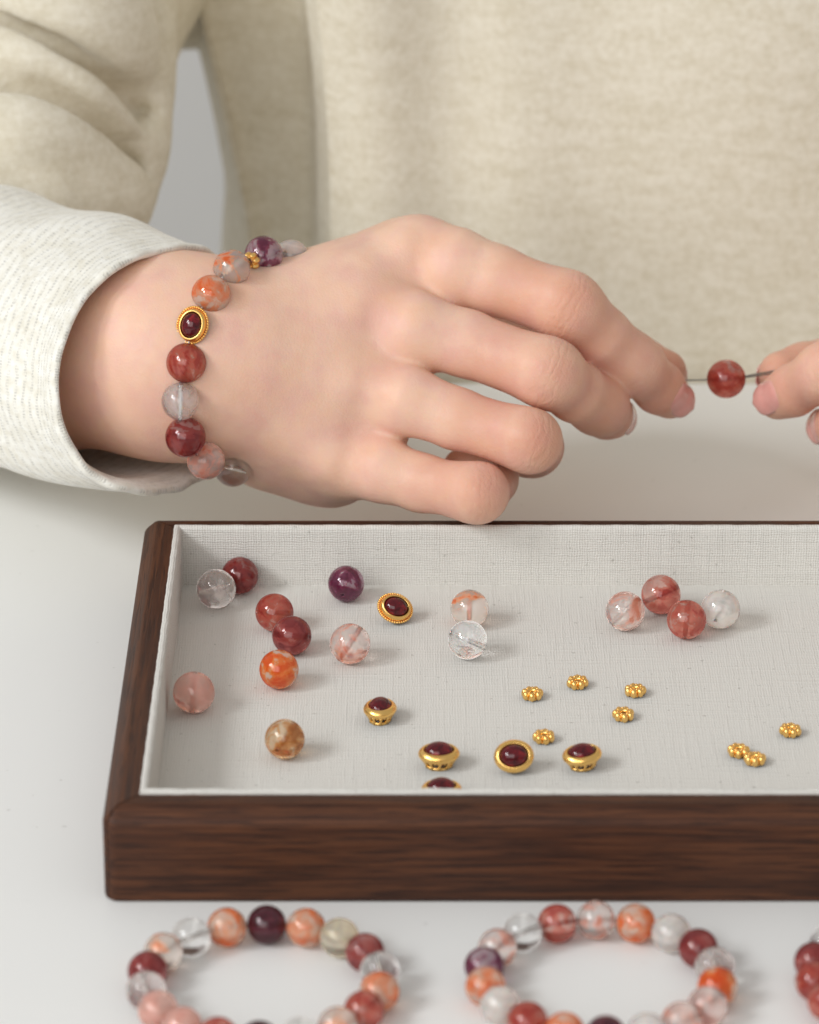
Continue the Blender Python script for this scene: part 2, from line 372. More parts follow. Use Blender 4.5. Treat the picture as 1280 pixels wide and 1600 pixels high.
# ------------------------------------------------------------------ tray
TX0, TX1, TY0, TY1 = -78.3, 184.0, 957.0, 1149.0
LIP, FLOOR = 27.4, 9.0
def make_tray():
    cx, cyy = (TX0 + TX1) / 2, (TY0 + TY1) / 2
    root = empty('tray', (cx, cyy, 0), 'dark walnut tray with pale linen lining full of loose beads', 'tray')
    prof = [(3.0, 0.0), (1.0, 0.0), (0.25, 0.4), (0.0, 1.2), (0.0, 21.6), (0.12, 22.4), (0.5, 23.1), (1.0, 23.7), (3.2, 25.7), (3.8, 26.1), (4.6, 26.3), (9.2, 26.3), (9.2, 3.0)]
    rad = 3.6
    def path(d):                                        # rounded rectangle at inset d: list per side of points
        r = max(rad - d, 0.35); x0, x1, y0, y1 = TX0 + d, TX1 - d, TY0 + d, TY1 - d
        cs_ = [(x0 + r, y0 + r, 180), (x1 - r, y0 + r, 270), (x1 - r, y1 - r, 0), (x0 + r, y1 - r, 90)]
        arcs = []
        for (a, b, s) in cs_: arcs.append([(a + r * math.cos(R(s + q)), b + r * math.sin(R(s + q))) for q in (0, 15, 30, 45, 60, 75, 90)])
        sides = []
        for k in range(4):
            A = arcs[k][3:]; B = arcs[(k + 1) % 4][:4]
            n = 14; mid = [(A[-1][0] + (B[0][0] - A[-1][0]) * j / n, A[-1][1] + (B[0][1] - A[-1][1]) * j / n) for j in range(1, n)]
            sides.append(A + mid + B)
        return sides
    P = [path(d) for d, z in prof]
    for k in range(4):
        V = []
        for (d, z), S in zip(prof, P):
            V += [(x, y, z) for x, y in S[k]]
        nc = len(P[0][k]); F = grid_faces(len(prof), nc)
        # close the mitred ends
        F.append(tuple(i * nc for i in range(len(prof)))); F.append(tuple(i * nc + nc - 1 for i in range(len(prof)))[::-1])
        Va = np.array(V); c0 = np.array([Va[:, 0].mean(), Va[:, 1].mean(), 0]); L = Va - c0
        rz = 0 if k % 2 == 0 else math.pi / 2
        L = L * np.array([1 - 0.5 / (TX1 - TX0), 1, 1]) if k % 2 == 0 else L * np.array([1, 1 - 0.5 / (TY1 - TY0), 1])
        ca, sa = math.cos(-rz), math.sin(-rz)
        L = np.stack([L[:, 0] * ca - L[:, 1] * sa, L[:, 0] * sa + L[:, 1] * ca, L[:, 2]], 1)
        me = mesh_of('rail', L * MM, F, True)
        o = link('rail', me, M_wood, root, (c0 - np.array([cx, cyy, 0])) * MM, (0, 0, rz))
        mod = o.modifiers.new('edge', 'EDGE_SPLIT'); mod.split_angle = R(50)
    # linen lining: one wall per side plus the padded floor
    lp = [(9.25, 24.0), (9.25, 26.9), (9.5, 27.25), (10.0, 27.45), (10.6, 27.4), (11.1, 27.1), (11.35, 26.6), (11.4, 25.5), (11.4, 20), (11.42, 14), (11.5, 9.0), (11.5, 8.6)]
    vlen = [0]
    for a, b in zip(lp, lp[1:]): vlen.append(vlen[-1] + math.hypot(b[0] - a[0], b[1] - a[1]))
    for k in range(4):
        V, U = [], []
        n = 120
        x0, x1, y0, y1 = TX0, TX1, TY0, TY1
        for j, (d, z) in enumerate(lp):
            cr = [(x0 + d, y0 + d), (x1 - d, y0 + d), (x1 - d, y1 - d), (x0 + d, y1 - d)]
            a, b = np.array(cr[k]), np.array(cr[(k + 1) % 4]); ln = np.linalg.norm(b - a)
            nrm = np.array([-(b - a)[1], (b - a)[0]]) / ln
            for i in range(n + 1):
                q = a + (b - a) * i / n
                wv = 0.10 * math.sin(i * 0.9 + k) + 0.08 * math.sin(i * 2.3 + 2 * k)
                wv *= 1 if 0 < i < n else 0
                zz = z + (wv * 0.7 if z > 26 else 0)
                q = q + nrm * (wv * (0.6 if z > 12 else 0.2))
                V.append((q[0], q[1], zz)); U.append((d + ln * i / n + 300 * k, vlen[j]))
        o = world_obj('lining', V, grid_faces(len(lp), n + 1), M_linen, root, uvs=U); o.cycles.is_caustics_receiver = True
    nx, ny = 90, 66; V, U = [], []
    for j in range(ny + 1):
        for i in range(nx + 1):
            x = TX0 + 11.2 + (TX1 - TX0 - 22.4) * i / nx; y = TY0 + 11.2 + (TY1 - TY0 - 22.4) * j / ny
            e = min(x - TX0 - 11.2, TX1 - 11.2 - x, y - TY0 - 11.2, TY1 - 11.2 - y)
            V.append((x, y, FLOOR - 0.35 * math.exp(-e / 1.5))); U.append((x, y + 2000))
    o = world_obj('base_cloth', V, grid_faces(ny + 1, nx + 1), M_base, root, uvs=U); o.cycles.is_caustics_receiver = True
    V, F = box(TX0 + 9, TX1 - 9, TY0 + 9, TY1 - 9, 3, 7.5)
    world_obj('base_board', V, F, M_wood, root, smooth=False)
make_tray()

# ------------------------------------------------------------------ quartz beads
def bead_mesh():
    hr = 0.085; prof = []
    a0 = math.asin(hr)
    for i in range(33):
        th = a0 + (math.pi - 2 * a0) * i / 32
        prof.append((math.sin(th), -math.cos(th)))
    z0 = math.cos(a0); k = 8
    for i in range(1, k): prof.append((hr, z0 - 2 * z0 * i / k))
    V, F = lathe(prof, 56, closed=True)
    me = mesh_of('bead', V, F)
    mod = None
    # sharp rim at the drill hole
    nr = 33
    return me
ME_bead = bead_mesh()
G = {
    'clear': mat_glass('clear_quartz', (0.99, 0.99, 0.985)),
    'cloudy': mat_glass('cloudy_clear_quartz', (0.99, 0.985, 0.98), [(0.96, 0.95, 0.94), (0.98, 0.97, 0.96)], 0.45, 0.65, 0.12, 0.45),
    'wisp': mat_glass('smoky_quartz', (0.97, 0.95, 0.94), [(0.78, 0.71, 0.68), (0.86, 0.78, 0.75)], 0.45, 0.62, 0.10, 0.42),
    'pale': mat_glass('pale_rose_quartz', (0.99, 0.95, 0.93), [(0.97, 0.90, 0.87), (0.95, 0.83, 0.78)], 0.4, 0.62, 0.55, 0.85),
    'pinkwisp': mat_glass('wispy_rose_quartz', (0.99, 0.94, 0.92), [(0.95, 0.83, 0.80), (0.86, 0.56, 0.49), (0.68, 0.21, 0.12)], 0.51, 0.61, 0.38, 0.95),
    'salmon': mat_glass('salmon_quartz', (0.99, 0.86, 0.81), [(0.92, 0.60, 0.52), (0.88, 0.48, 0.40)], 0.38, 0.58, 0.6, 0.85),
    'orange': mat_glass('orange_quartz', (0.99, 0.88, 0.80), [(0.95, 0.72, 0.62), (0.92, 0.45, 0.28), (0.86, 0.17, 0.03)], 0.45, 0.57, 0.75, 1.02),
    'orangehalf': mat_glass('half_orange_quartz', (0.99, 0.94, 0.91), [(0.96, 0.84, 0.79), (0.94, 0.50, 0.32), (0.86, 0.17, 0.03)], 0.52, 0.58, 0.5, 1.05, 0.7),
    'orangedeep': mat_glass('deep_orange_quartz', (0.99, 0.90, 0.84), [(0.95, 0.78, 0.70), (0.90, 0.30, 0.07), (0.78, 0.11, 0.008)], 0.44, 0.51, 0.8, 1.15, 0.7),
    'red': mat_glass('red_quartz', (0.97, 0.80, 0.76), [(0.88, 0.56, 0.50), (0.66, 0.17, 0.11), (0.42, 0.045, 0.03)], 0.42, 0.54, 0.42, 1.02),
    'reddeep': mat_glass('deep_red_quartz', (0.95, 0.72, 0.68), [(0.78, 0.42, 0.40), (0.46, 0.07, 0.06), (0.22, 0.018, 0.02)], 0.4, 0.52, 0.45, 1.08),
    'plum': mat_glass('plum_quartz', (0.95, 0.86, 0.90), [(0.80, 0.68, 0.71), (0.26, 0.04, 0.10), (0.13, 0.014, 0.05)], 0.47, 0.52, 0.5, 1.12, 0.75),
    'maroon': mat_glass('maroon_quartz', (0.85, 0.60, 0.62), [(0.32, 0.09, 0.11), (0.11, 0.010, 0.025), (0.06, 0.005, 0.012)], 0.39, 0.53, 0.6, 1.15),
    'amber': mat_glass('amber_quartz', (0.99, 0.90, 0.78), [(0.88, 0.70, 0.52), (0.66, 0.29, 0.08), (0.40, 0.12, 0.02)], 0.45, 0.57, 0.4, 1.0, 1.5),
    'honey': mat_glass('honey_quartz', (0.99, 0.93, 0.82), [(0.96, 0.90, 0.78), (0.93, 0.80, 0.60)], 0.45, 0.6, 0.30, 0.50)}
def rot_to(axis, spin=0.0):
    q = Vector((0, 0, 1)).rotation_difference(Vector(axis).normalized())
    return (q.to_matrix() @ Matrix.Rotation(spin, 3, 'Z'))
def bead(name, kind, loc_mm, r, axis, parent=None, org=None, spin=None):
    base = np.asarray(loc_mm) - (np.array(parent['org']) if parent is not None else 0)
    rot = rot_to(axis, random.uniform(0, 6.28) if spin is None else spin)
    o = link(name, ME_bead, G[kind], parent, base * MM, rot, r * MM)
    o.cycles.is_caustics_caster = kind == 'clear'
    return o
LOOSE = [
    (338, 920, 62, 'wisp', (1, .2, .2), 'smoky clear quartz bead in rear left corner before a dusky red one'),
    (375, 899, 58, 'reddeep', (.3, .5, .8), 'dusky red quartz bead in the rear left corner touching a smoky clear one'),
    (541, 912, 57, 'plum', (.2, 1, .3), 'deep purple quartz bead with a milky patch near the rear wall of the tray'),
    (429, 957, 60, 'red', (1, .3, -.2), 'rosy red quartz bead at the back of the leaning trio of beads'),
    (456, 993, 62, 'reddeep', (.9, -.4, .1), 'dark red quartz bead between the rosy red bead and the bright orange one'),
    (436, 1046, 62, 'orangedeep', (.2, .2, 1), 'bright orange quartz bead with one pale side, frontmost of the trio'),
    (547, 1006, 64, 'pinkwisp', (.5, .5, .6), 'clear quartz bead with crackled sparkles and faint orange edges'),
    (734, 951, 60, 'orangehalf', (0, .3, 1), 'pale pink quartz bead with an orange half behind a clear bead'),
    (731, 1000, 62, 'cloudy', (.85, .2, -.5), 'colourless quartz bead with a bright drill hole streak'),
    (303, 1082, 66, 'salmon', (.1, .1, 1), 'salmon pink quartz bead beside the left wall of the tray'),
    (445, 1155, 63, 'amber', (.4, 1, .2), 'amber brown mottled quartz bead alone near the front left of the tray'),
    (977, 955, 62, 'pinkwisp', (.7, .2, .6), 'pale pink quartz bead with red wisps, leftmost of the cluster of four'),
    (1033, 929, 62, 'red', (.9, .1, .4), 'brick red banded quartz bead rearmost in the cluster of four'),
    (1073, 968, 62, 'red', (.1, .6, .7), 'red mottled quartz bead frontmost in the cluster of four'),
    (1126, 952, 62, 'pale', (.3, .9, .2), 'milky pale quartz bead at the right end of the cluster of four'),
]
placed = []
for (x, y, d, k, ax, lab) in LOOSE:
    r = 5.3
    for _ in range(4):
        p = at_z(x, y, FLOOR + r); r = d / 2 * depth_of(p) / FPX
    for (q, rq) in placed:                              # keep neighbours just touching
        dv = p[:2] - q[:2]; dd = np.linalg.norm(p - q)
        if dd < r + rq: p[:2] += dv / np.linalg.norm(dv) * (r + rq - dd + 0.05)
    placed.append((p.copy(), r))
    tag(bead('quartz_bead', k, p, r, ax), lab, 'bead', 'loose quartz beads in the tray')

# ------------------------------------------------------------------ bracelets on the table
def bracelet(cx_, cy_, kinds, label, twist=0.0, rb=5.0):
    c = at_z(cx_, cy_, rb); n = len(kinds); RR = rb / math.sin(math.pi / n) * 1.004
    root = empty('bracelet', (c[0], c[1], 0), label, 'bracelet', 'bead bracelets lying in front of the tray')
    for i, k in enumerate(kinds):
        a = math.pi / 2 - 2 * math.pi * (i + twist) / n
        jr = random.uniform(-0.25, 0.25); r = rb * random.uniform(0.985, 1.0)
        p = np.array([c[0] + (RR + jr) * math.cos(a), c[1] + (RR + jr) * math.sin(a), r])
        bead('bead', k, p, r, (-math.sin(a), math.cos(a), 0), root)
    pth = [(c[0] + RR * math.cos(2 * math.pi * i / 90), c[1] + RR * math.sin(2 * math.pi * i / 90), rb) for i in range(90)]
    V, F = tube(pth, 0.28, 6, True)
    world_obj('elastic_cord', V, F, M_cord, root)
bracelet(411, 1533, ['maroon', 'orange', 'honey', 'reddeep', 'clear', 'orange', 'red', 'orangehalf', 'clear', 'maroon', 'red', 'salmon', 'salmon', 'wisp', 'reddeep', 'orangehalf', 'clear', 'orange'],
         'bead bracelet with an almost black plum bead nearest the tray, leftmost on the table')
bracelet(939, 1526, ['pinkwisp', 'orange', 'pale', 'reddeep', 'wisp', 'orangedeep', 'pinkwisp', 'pinkwisp', 'pale', 'maroon', 'orange', 'red', 'pale', 'orange', 'plum', 'pinkwisp', 'clear', 'red'],
         'bead bracelet of mostly pink and orange beads, middle of the table front')
bracelet(1455, 1526, ['pale', 'orange', 'pale', 'red', 'wisp', 'orange', 'pinkwisp', 'clear', 'pale', 'red', 'orange', 'pale', 'red', 'red', 'reddeep', 'clear', 'plum', 'pale'],
         'bead bracelet cut off by the right edge of the photo', 0.25)

# ------------------------------------------------------------------ gold bits
def torus_pts(a, b, r, z, seg=56, ring=10, sq=1.0):
    V = []
    for i in range(seg):
        t = 2 * math.pi * i / seg; nx, ny = math.cos(t) / a, math.sin(t) / b; l = math.hypot(nx, ny); nx /= l; ny /= l
        for k in range(ring):
            s = 2 * math.pi * k / ring
            V.append((a * math.cos(t) + r * math.cos(s) * nx, b * math.sin(t) + r * math.cos(s) * ny, z + r * sq * math.sin(s)))
    return V, grid_faces(seg, ring, True, True)
A_, B_ = 4.45, 3.65
def oval_prof(prof, seg=56):                            # prof: (offset from the girdle, z)
    V = []
    for (o, z) in prof:
        for i in range(seg):
            t = 2 * math.pi * i / seg
            V.append(((A_ + o) * math.cos(t), (B_ + o) * math.sin(t), z))
    return V, grid_faces(len(prof), seg, True)
gem_prof = [(-A_ * 0 - 2.9, 1.0), (-1.9, 1.2), (-1.0, 2.4), (-0.45, 3.2)]
def gem_geo():
    V, seg = [], 56
    rows = [(0.55, 0.9), (0.72, 1.4), (0.84, 2.6), (0.86, 3.6)] + [(0.86 * math.cos(R(q)), 3.6 + 2.3 * math.sin(R(q))) for q in (12, 24, 36, 48, 60, 70, 79, 86)]
    for (s, z) in rows:
        for i in range(seg):
            t = 2 * math.pi * i / seg; V.append((A_ * s * math.cos(t), B_ * s * math.sin(t), z))
    F = grid_faces(len(rows), seg, True)
    n = len(V); V.append((0, 0, 5.92)); F += [(n - seg + i, n - seg + (i + 1) % seg, n) for i in range(seg)]
    return V, F
ME_gem = mesh_of('gem', *[([(a * MM, b * MM, c * 1.16 * MM) for a, b, c in g] if k == 0 else g) for k, g in enumerate(gem_geo())])
def mm_mesh(name, geo): return mesh_of(name, np.array(geo[0]) * (np.array([1, 1, 1.16]) if name != 'daisy_spacer' else 1) * MM, geo[1])
rim_smooth = oval_prof([(-0.55, 3.5), (0.1, 2.5), (0.55, 2.55), (0.85, 2.85), (0.92, 3.25), (0.80, 3.6), (0.5, 3.95), (0.1, 4.25), (-0.25, 4.38), (-0.48, 4.3), (-0.58, 4.0)])
rim_thin = oval_prof([(-0.55, 3.3), (0.1, 2.4), (0.5, 2.5), (0.62, 2.9), (0.55, 3.5), (0.30, 4.1), (0.0, 4.45), (-0.3, 4.55), (-0.5, 4.4), (-0.58, 4.0)])
def gallery_geo():
    parts = [torus_pts(A_ * 0.70, B_ * 0.70, 0.42, 0.42, 48, 8), torus_pts(A_ * 0.93, B_ * 0.93, 0.40, 2.45, 48, 8)]
    n = 10
    for i in range(n):
        t = 2 * math.pi * (i + 0.5) / n; c, s = math.cos(t), math.sin(t)
        p = [(A_ * q * c, B_ * q * s, z) for q, z in ((0.70, 0.4), (0.78, 1.0), (0.86, 1.7), (0.93, 2.5))]
        parts.append(tube(p, [0.62, 0.36, 0.42, 0.75], 8))
        t = 2 * math.pi * i / n; c, s = math.cos(t), math.sin(t)
        parts.append(ball((A_ * 0.90 * c, B_ * 0.90 * s, 2.05), 0.33, 8, 6))
    return join(parts)
gran = []
for i in range(44):
    t = 2 * math.pi * i / 44; gran.append(ball(((A_ + 1.0) * math.cos(t), (B_ + 1.0) * math.sin(t), 2.9), 0.42, 8, 6))
ME_rim = mm_mesh('bezel_rim', rim_smooth); ME_rim2 = mm_mesh('bezel_rim', rim_thin); ME_gal = mm_mesh('gallery', gallery_geo()); ME_gran = mm_mesh('beaded_edge', join(gran))
def bezel(loc, rot, label, beaded=False, parent=None, s=1.0, name='bezel_bead'):
    if parent is None:
        root = empty(name, loc, label, 'bead', 'gold garnet bezel beads', rot)
    else:
        root = bpy.data.objects.new(name, None); COL.objects.link(root); root.parent = parent
        root.location = (np.asarray(loc) - np.array(parent['org'])) * MM; root.rotation_euler = rot.to_euler()
    root.scale = (s,) * 3
    link('gem', ME_gem, M_garnet, root)
    link('bezel_rim', ME_rim2 if beaded else ME_rim, M_gold, root)
    link('gallery', ME_gal, M_gold, root)
    if beaded: link('beaded_edge', ME_gran, M_gold, root)
    return root
def rx(a): return Matrix.Rotation(R(a), 3, 'X')
def rz_(a): return Matrix.Rotation(R(a), 3, 'Z')
def ry(a): return Matrix.Rotation(R(a), 3, 'Y')
def rest(x, y, rot, zc=2.8):
    """stand a bezel bead on the tray floor: the pixel marks its middle"""
    pts = np.array([v.co for v in ME_rim.vertices] + [v.co for v in ME_gal.vertices] + [v.co for v in ME_gem.vertices]) / MM
    Rm = np.array(rot); q = pts @ Rm.T; lo = q[:, 2].min(); mid = (Rm @ np.array([0, 0, zc]))
    c = at_z(x, y, FLOOR - lo + mid[2])
    return np.array([c[0] - mid[0], c[1] - mid[1], FLOOR - lo + 0.02])
for (x, y, rot, lab, bd, s) in [
    (594, 1112, rz_(78), 'small upright gold garnet bezel bead standing alone left of centre', False, 1.0),
    (686, 1183, rz_(4) @ rx(4), 'upright gold garnet bezel bead, leftmost of the front row of three', False, 1.04),
    (803, 1183, rx(52) @ rz_(5), 'gold garnet bezel bead lying tipped with its red stone facing the front', False, 1.0),
    (910, 1184, rz_(12) @ rx(6) @ ry(-6), 'upright gold garnet bezel bead, rightmost of the front row of three', False, 1.0),
    (690, 1238, rz_(2), 'gold garnet bezel bead nearly hidden behind the front rim of the tray', False, 1.0),
    (617, 951, ry(22) @ rx(44) @ rz_(5), 'gold bezel bead with beaded edge and brownish stone lying in the rear of the tray', True, 0.93)]:
    bezel(rest(x, y, rot), rot, lab, bd, s=s)

def daisy_geo():
    n = 7; parts = [torus_pts(1.6, 1.6, 0.7, 1.75, 28, 10, 2.1)]
    for i in range(n):
        t = 2 * math.pi * i / n; c, s = math.cos(t), math.sin(t)
        parts.append(ball((2.35 * c, 2.35 * s, 1.75), 1.05, 14, 10, (1, 1, 1.62)))
        t += math.pi / n; c, s = math.cos(t), math.sin(t)
        parts.append(ball((1.9 * c, 1.9 * s, 3.1), 0.42, 8, 6)); parts.append(ball((1.9 * c, 1.9 * s, 0.4), 0.42, 8, 6))
    return join(parts)
ME_daisy = mm_mesh('daisy_spacer', daisy_geo())
DA = [(832, 1085, 'gold daisy spacer bead, leftmost of the upper group of four spacers'), (903, 1067, 'gold daisy spacer bead rearmost of all the spacers'),
      (993, 1080, 'gold daisy spacer bead at the right end of the upper group of spacers'), (974, 1117, 'gold daisy spacer bead just below the rightmost upper spacer'),
      (850, 1152, 'gold daisy spacer bead just behind the bezel beads'), (1154, 1174, 'gold daisy spacer bead, rear one of the touching pair'),
      (1180, 1187, 'gold daisy spacer bead, front one of the touching pair'), (1235, 1142, 'gold daisy spacer bead farthest right in the tray')]
pp = []
for i, (x, y, lab) in enumerate(DA):
    c = at_z(x, y, FLOOR + 1.3); p = np.array([c[0], c[1], FLOOR + 0.05])
    for q in pp:
        d = np.linalg.norm(p[:2] - q[:2])
        if d < 6.0: p[:2] = q[:2] + (p[:2] - q[:2]) / d * 6.0
    pp.append(p)
    o = link('daisy_spacer', ME_daisy, M_gold, None, p * MM, (R(random.uniform(-3, 3)), R(random.uniform(-3, 3)), random.uniform(0, 6)), (0.92, 0.92, 0.80))
    tag(o, lab, 'spacer bead', 'gold daisy spacers in the tray')

# ------------------------------------------------------------------ signed-distance modelling for the hands and the sleeve folds
class Field:
    def __init__(s, lo, hi, h):
        s.lo = np.array(lo, float); s.h = h
        n = np.ceil((np.array(hi) - s.lo) / h).astype(int) + 1; s.n = n
        s.ax = [(s.lo[i] + h * np.arange(n[i])).astype(np.float32) for i in range(3)]
    def new(s): return np.full(tuple(s.n), 30.0, dtype=np.float32)
    def cone(s, F, a, b, ra, rb, k=3.0, squash=None, pad=None):
        a = np.asarray(a, np.float32); b = np.asarray(b, np.float32); pad = (pad or 5.0) + k
        m = max(ra, rb) + pad
        i0 = np.clip(np.floor((np.minimum(a, b) - m - s.lo) / s.h).astype(int), 0, s.n); i1 = np.clip(np.ceil((np.maximum(a, b) + m - s.lo) / s.h).astype(int) + 1, 0, s.n)
        if (i1 <= i0).any(): return F
        X = s.ax[0][i0[0]:i1[0], None, None] - a[0]; Y = s.ax[1][None, i0[1]:i1[1], None] - a[1]; Z = s.ax[2][None, None, i0[2]:i1[2]] - a[2]
        ba = b - a; L = float(ba @ ba) + 1e-6
        q = np.clip((X * ba[0] + Y * ba[1] + Z * ba[2]) / L, 0, 1)
        dx, dy, dz = X - q * ba[0], Y - q * ba[1], Z - q * ba[2]
        if squash is not None: dx = dx / squash[0]; dy = dy / squash[1]; dz = dz / squash[2]
        d = np.sqrt(dx * dx + dy * dy + dz * dz) - (ra + (rb - ra) * q)
        sl = tuple(slice(i0[i], i1[i]) for i in range(3))
        F[sl] = smin(F[sl], d, k)
        return F
    def chain(s, F, pts, rs, k=3.0):
        for i in range(len(pts) - 1): s.cone(F, pts[i], pts[i + 1], rs[i], rs[i + 1], k)
        return F
    def mesh(s, F):
        g = openvdb.FloatGrid(30.0); g.copyFromArray(np.ascontiguousarray(F))
        r = g.convertToQuads(0.0)
        pts, quads = r[0], r[-1]
        return np.asarray(pts, float) * s.h + s.lo, np.asarray(quads)
def smin(a, b, k):
    if k <= 0.01: return np.minimum(a, b)
    h = np.maximum(k - np.abs(a - b), 0) / k
    return np.minimum(a, b) - h * h * k * 0.25
def relax(V, Q, it=2, lam=0.5):
    E = np.concatenate([Q[:, [0, 1]], Q[:, [1, 2]], Q[:, [2, 3]], Q[:, [3, 0]]])
    for _ in range(it):
        S = np.zeros_like(V); C = np.zeros(len(V))
        np.add.at(S, E[:, 0], V[E[:, 1]]); np.add.at(S, E[:, 1], V[E[:, 0]])
        np.add.at(C, E[:, 0], 1); np.add.at(C, E[:, 1], 1)
        V = V + lam * (S / np.maximum(C, 1)[:, None] - V)
    return V

HAND = {   # photo pixel x, y and distance of each joint, with its radius in mm
    'index': [(655, 404, 1142, 10.8), (712, 416, 1134.5, 10.3), (775, 438, 1133, 9.3), (886, 479, 1128, 9.0), (940, 527, 1134, 8.3), (990, 569, 1142, 7.8), (1030, 606, 1152, 7.3), (1049, 621, 1156, 6.3)],
    'middle': [(576, 494, 1132, 11.0), (648, 514, 1124.5, 9.9), (730, 537, 1124, 8.8), (856, 583, 1118, 9.0), (900, 612, 1128, 8.6), (932, 632, 1139, 8.2), (948, 646, 1150, 7.4), (957, 652, 1157, 6.6)],
    'ring': [(566, 602, 1128, 10.3), (635, 625, 1120, 9.2), (715, 655, 1118, 8.0), (827, 689, 1112, 8.1), (834, 696, 1126, 8.1), (832, 700, 1139, 7.8), (790, 705, 1147, 7.0), (752, 706, 1151, 6.3)],
    'pinky': [(541, 718, 1130, 9.8), (598, 735, 1121, 8.6), (660, 755, 1118, 7.6), (746, 771, 1110, 7.5), (760, 761, 1121, 7.3), (765, 748, 1132, 7.0), (745, 738, 1138, 6.4), (722, 732, 1142, 5.9)],
    'thumb': [(430, 500, 1152, 13.0), (500, 494, 1164, 12.6), (560, 490, 1172, 12.0), (700, 500, 1186, 10.5), (820, 520, 1190, 9.0), (920, 545, 1184, 9.2), (1000, 572, 1174, 8.0), (1038, 584, 1169, 7.0)],
}
NAILN = {'index': (0.26, 0.02, -0.95), 'middle': (0.80, -0.05, 0.10), 'ring': (0.1, -0.5, 0.85), 'pinky': (0.2, -0.6, 0.8), 'thumb': (0.0, -0.1, 1.0)}
NAILN2 = dict(NAILN, index=(0.34, 0.10, -0.93), middle=(0.55, -0.02, -0.80))
def build_hand(HJ, mirror=False, h=0.55):
    J = {k: [(cs(x, y, t), r) for (x, y, t, r) in v] for k, v in HJ.items()}
    elbow = [cs(-420, 438, 1285), cs(60, 545, 1150), cs(250, 552, 1131), cs(330, 556, 1130), cs(400, 566, 1130)]
    allp = np.array([p for v in J.values() for p, r in v] + elbow[1:])
    lo = allp.min(0) - 34; hi = allp.max(0) + 22
    lo[0] = cs(-40, 500, 1150)[0]
    fd = Field(lo, hi, h)
    palm = fd.new()
    # forearm and wrist: three strands side by side make the oval section
    def strand(dy, dz, rs, k=14):
        off = np.array([0, dy, dz])
        pts = [elbow[0] + off * 1.3, elbow[1] + off * 1.12, elbow[2] + off, elbow[3] + off * 0.94, elbow[4] + off * 1.0]
        for i in range(4): fd.cone(palm, pts[i], pts[i + 1], rs[i], rs[i + 1], k)
    strand(6.3, 1.0, [13, 15.5, 16.4, 15.0, 13.6]); strand(-7.5, 0.0, [13, 15.5, 16.4, 15.6, 14.8]); strand(0, 0, [15, 16.8, 17.8, 16.6, 15.4])
    K = {k: v for k, v in J.items()}
    wr = {'index': cs(395, 497, 1137), 'middle': cs(390, 532, 1131), 'ring': cs(390, 575, 1129), 'pinky': cs(390, 612, 1130)}
    wr_r = {'index': 12.5, 'middle': 14.0, 'ring': 14.0, 'pinky': 12.0}
    for f in ('index', 'middle', 'ring', 'pinky'):
        p, r = K[f][0]; a = wr[f]
        mid = (a + p) / 2 + np.array([0, {'index': -4.2, 'middle': -1.0}.get(f, 0), 0.6])
        fd.cone(palm, a, mid, wr_r[f], 11.8 if f != 'pinky' else 10.8, 9); fd.cone(palm, mid, p, 11.8 if f != 'pinky' else 10.8, r, 9)
        fd.cone(palm, a + (p - a) * 0.25 + np.array([0, 0, -wr_r[f] * 0.80 + 0.6]), p + np.array([-5, 0, -r * 0.84]), 1.8, 2.6, 5)   # extensor tendon
        # palm side padding
        fd.cone(palm, a + np.array([0, 0, 9]), p + np.array([-6, 0, 11]), 11, 9.5, 10)
        # knuckle head
        fd.cone(palm, p + np.array([-2.5, 0.6, -4.6]), p + np.array([1.0, 0.2, -4.3]), 6.2, 5.8, 6)
    fl = ('index', 'middle', 'ring', 'pinky')
    for a, b in zip(fl, fl[1:]):                        # the back of the hand is full between the bones
        m0 = (wr[a] + wr[b]) / 2; m1 = (K[a][0][0] + K[b][0][0]) / 2
        fd.cone(palm, m0 + np.array([0, 0, 0.2]), m0 + (m1 - m0) * 0.66 + np.array([0, 0, 0.6]), 12.4, 11.0, 9)
    th = K['thumb']
    fd.cone(palm, th[0][0], th[2][0], 13.5, 12.5, 10); fd.cone(palm, th[2][0], th[3][0], 12.5, 10.5, 8)
    fd.cone(palm, th[2][0], K['index'][0][0] + np.array([-4, -2, 12]), 9, 7.5, 10)      # thumb web
    fd.cone(palm, cs(420, 690, 1142), cs(520, 715, 1146), 12, 11, 10)                   # heel of the palm
    # webs between the fingers
    def lerp(f, s): return K[f][0][0] + (K[f][2][0] - K[f][0][0]) * s
    for a, b, s1, s2, r in (('index', 'middle', 0.42, 0.62, 6.2), ('middle', 'ring', 0.42, 0.45, 6.4), ('ring', 'pinky', 0.30, 0.42, 6.0)):
        m = (lerp(a, s1) + lerp(b, s2)) / 2 + np.array([0, 0, 3.2])
        fd.cone(palm, (K[a][0][0] + K[b][0][0]) / 2 + np.array([0, 0, 2.0]), m, 8.2, r, 6)
    H = palm.copy()
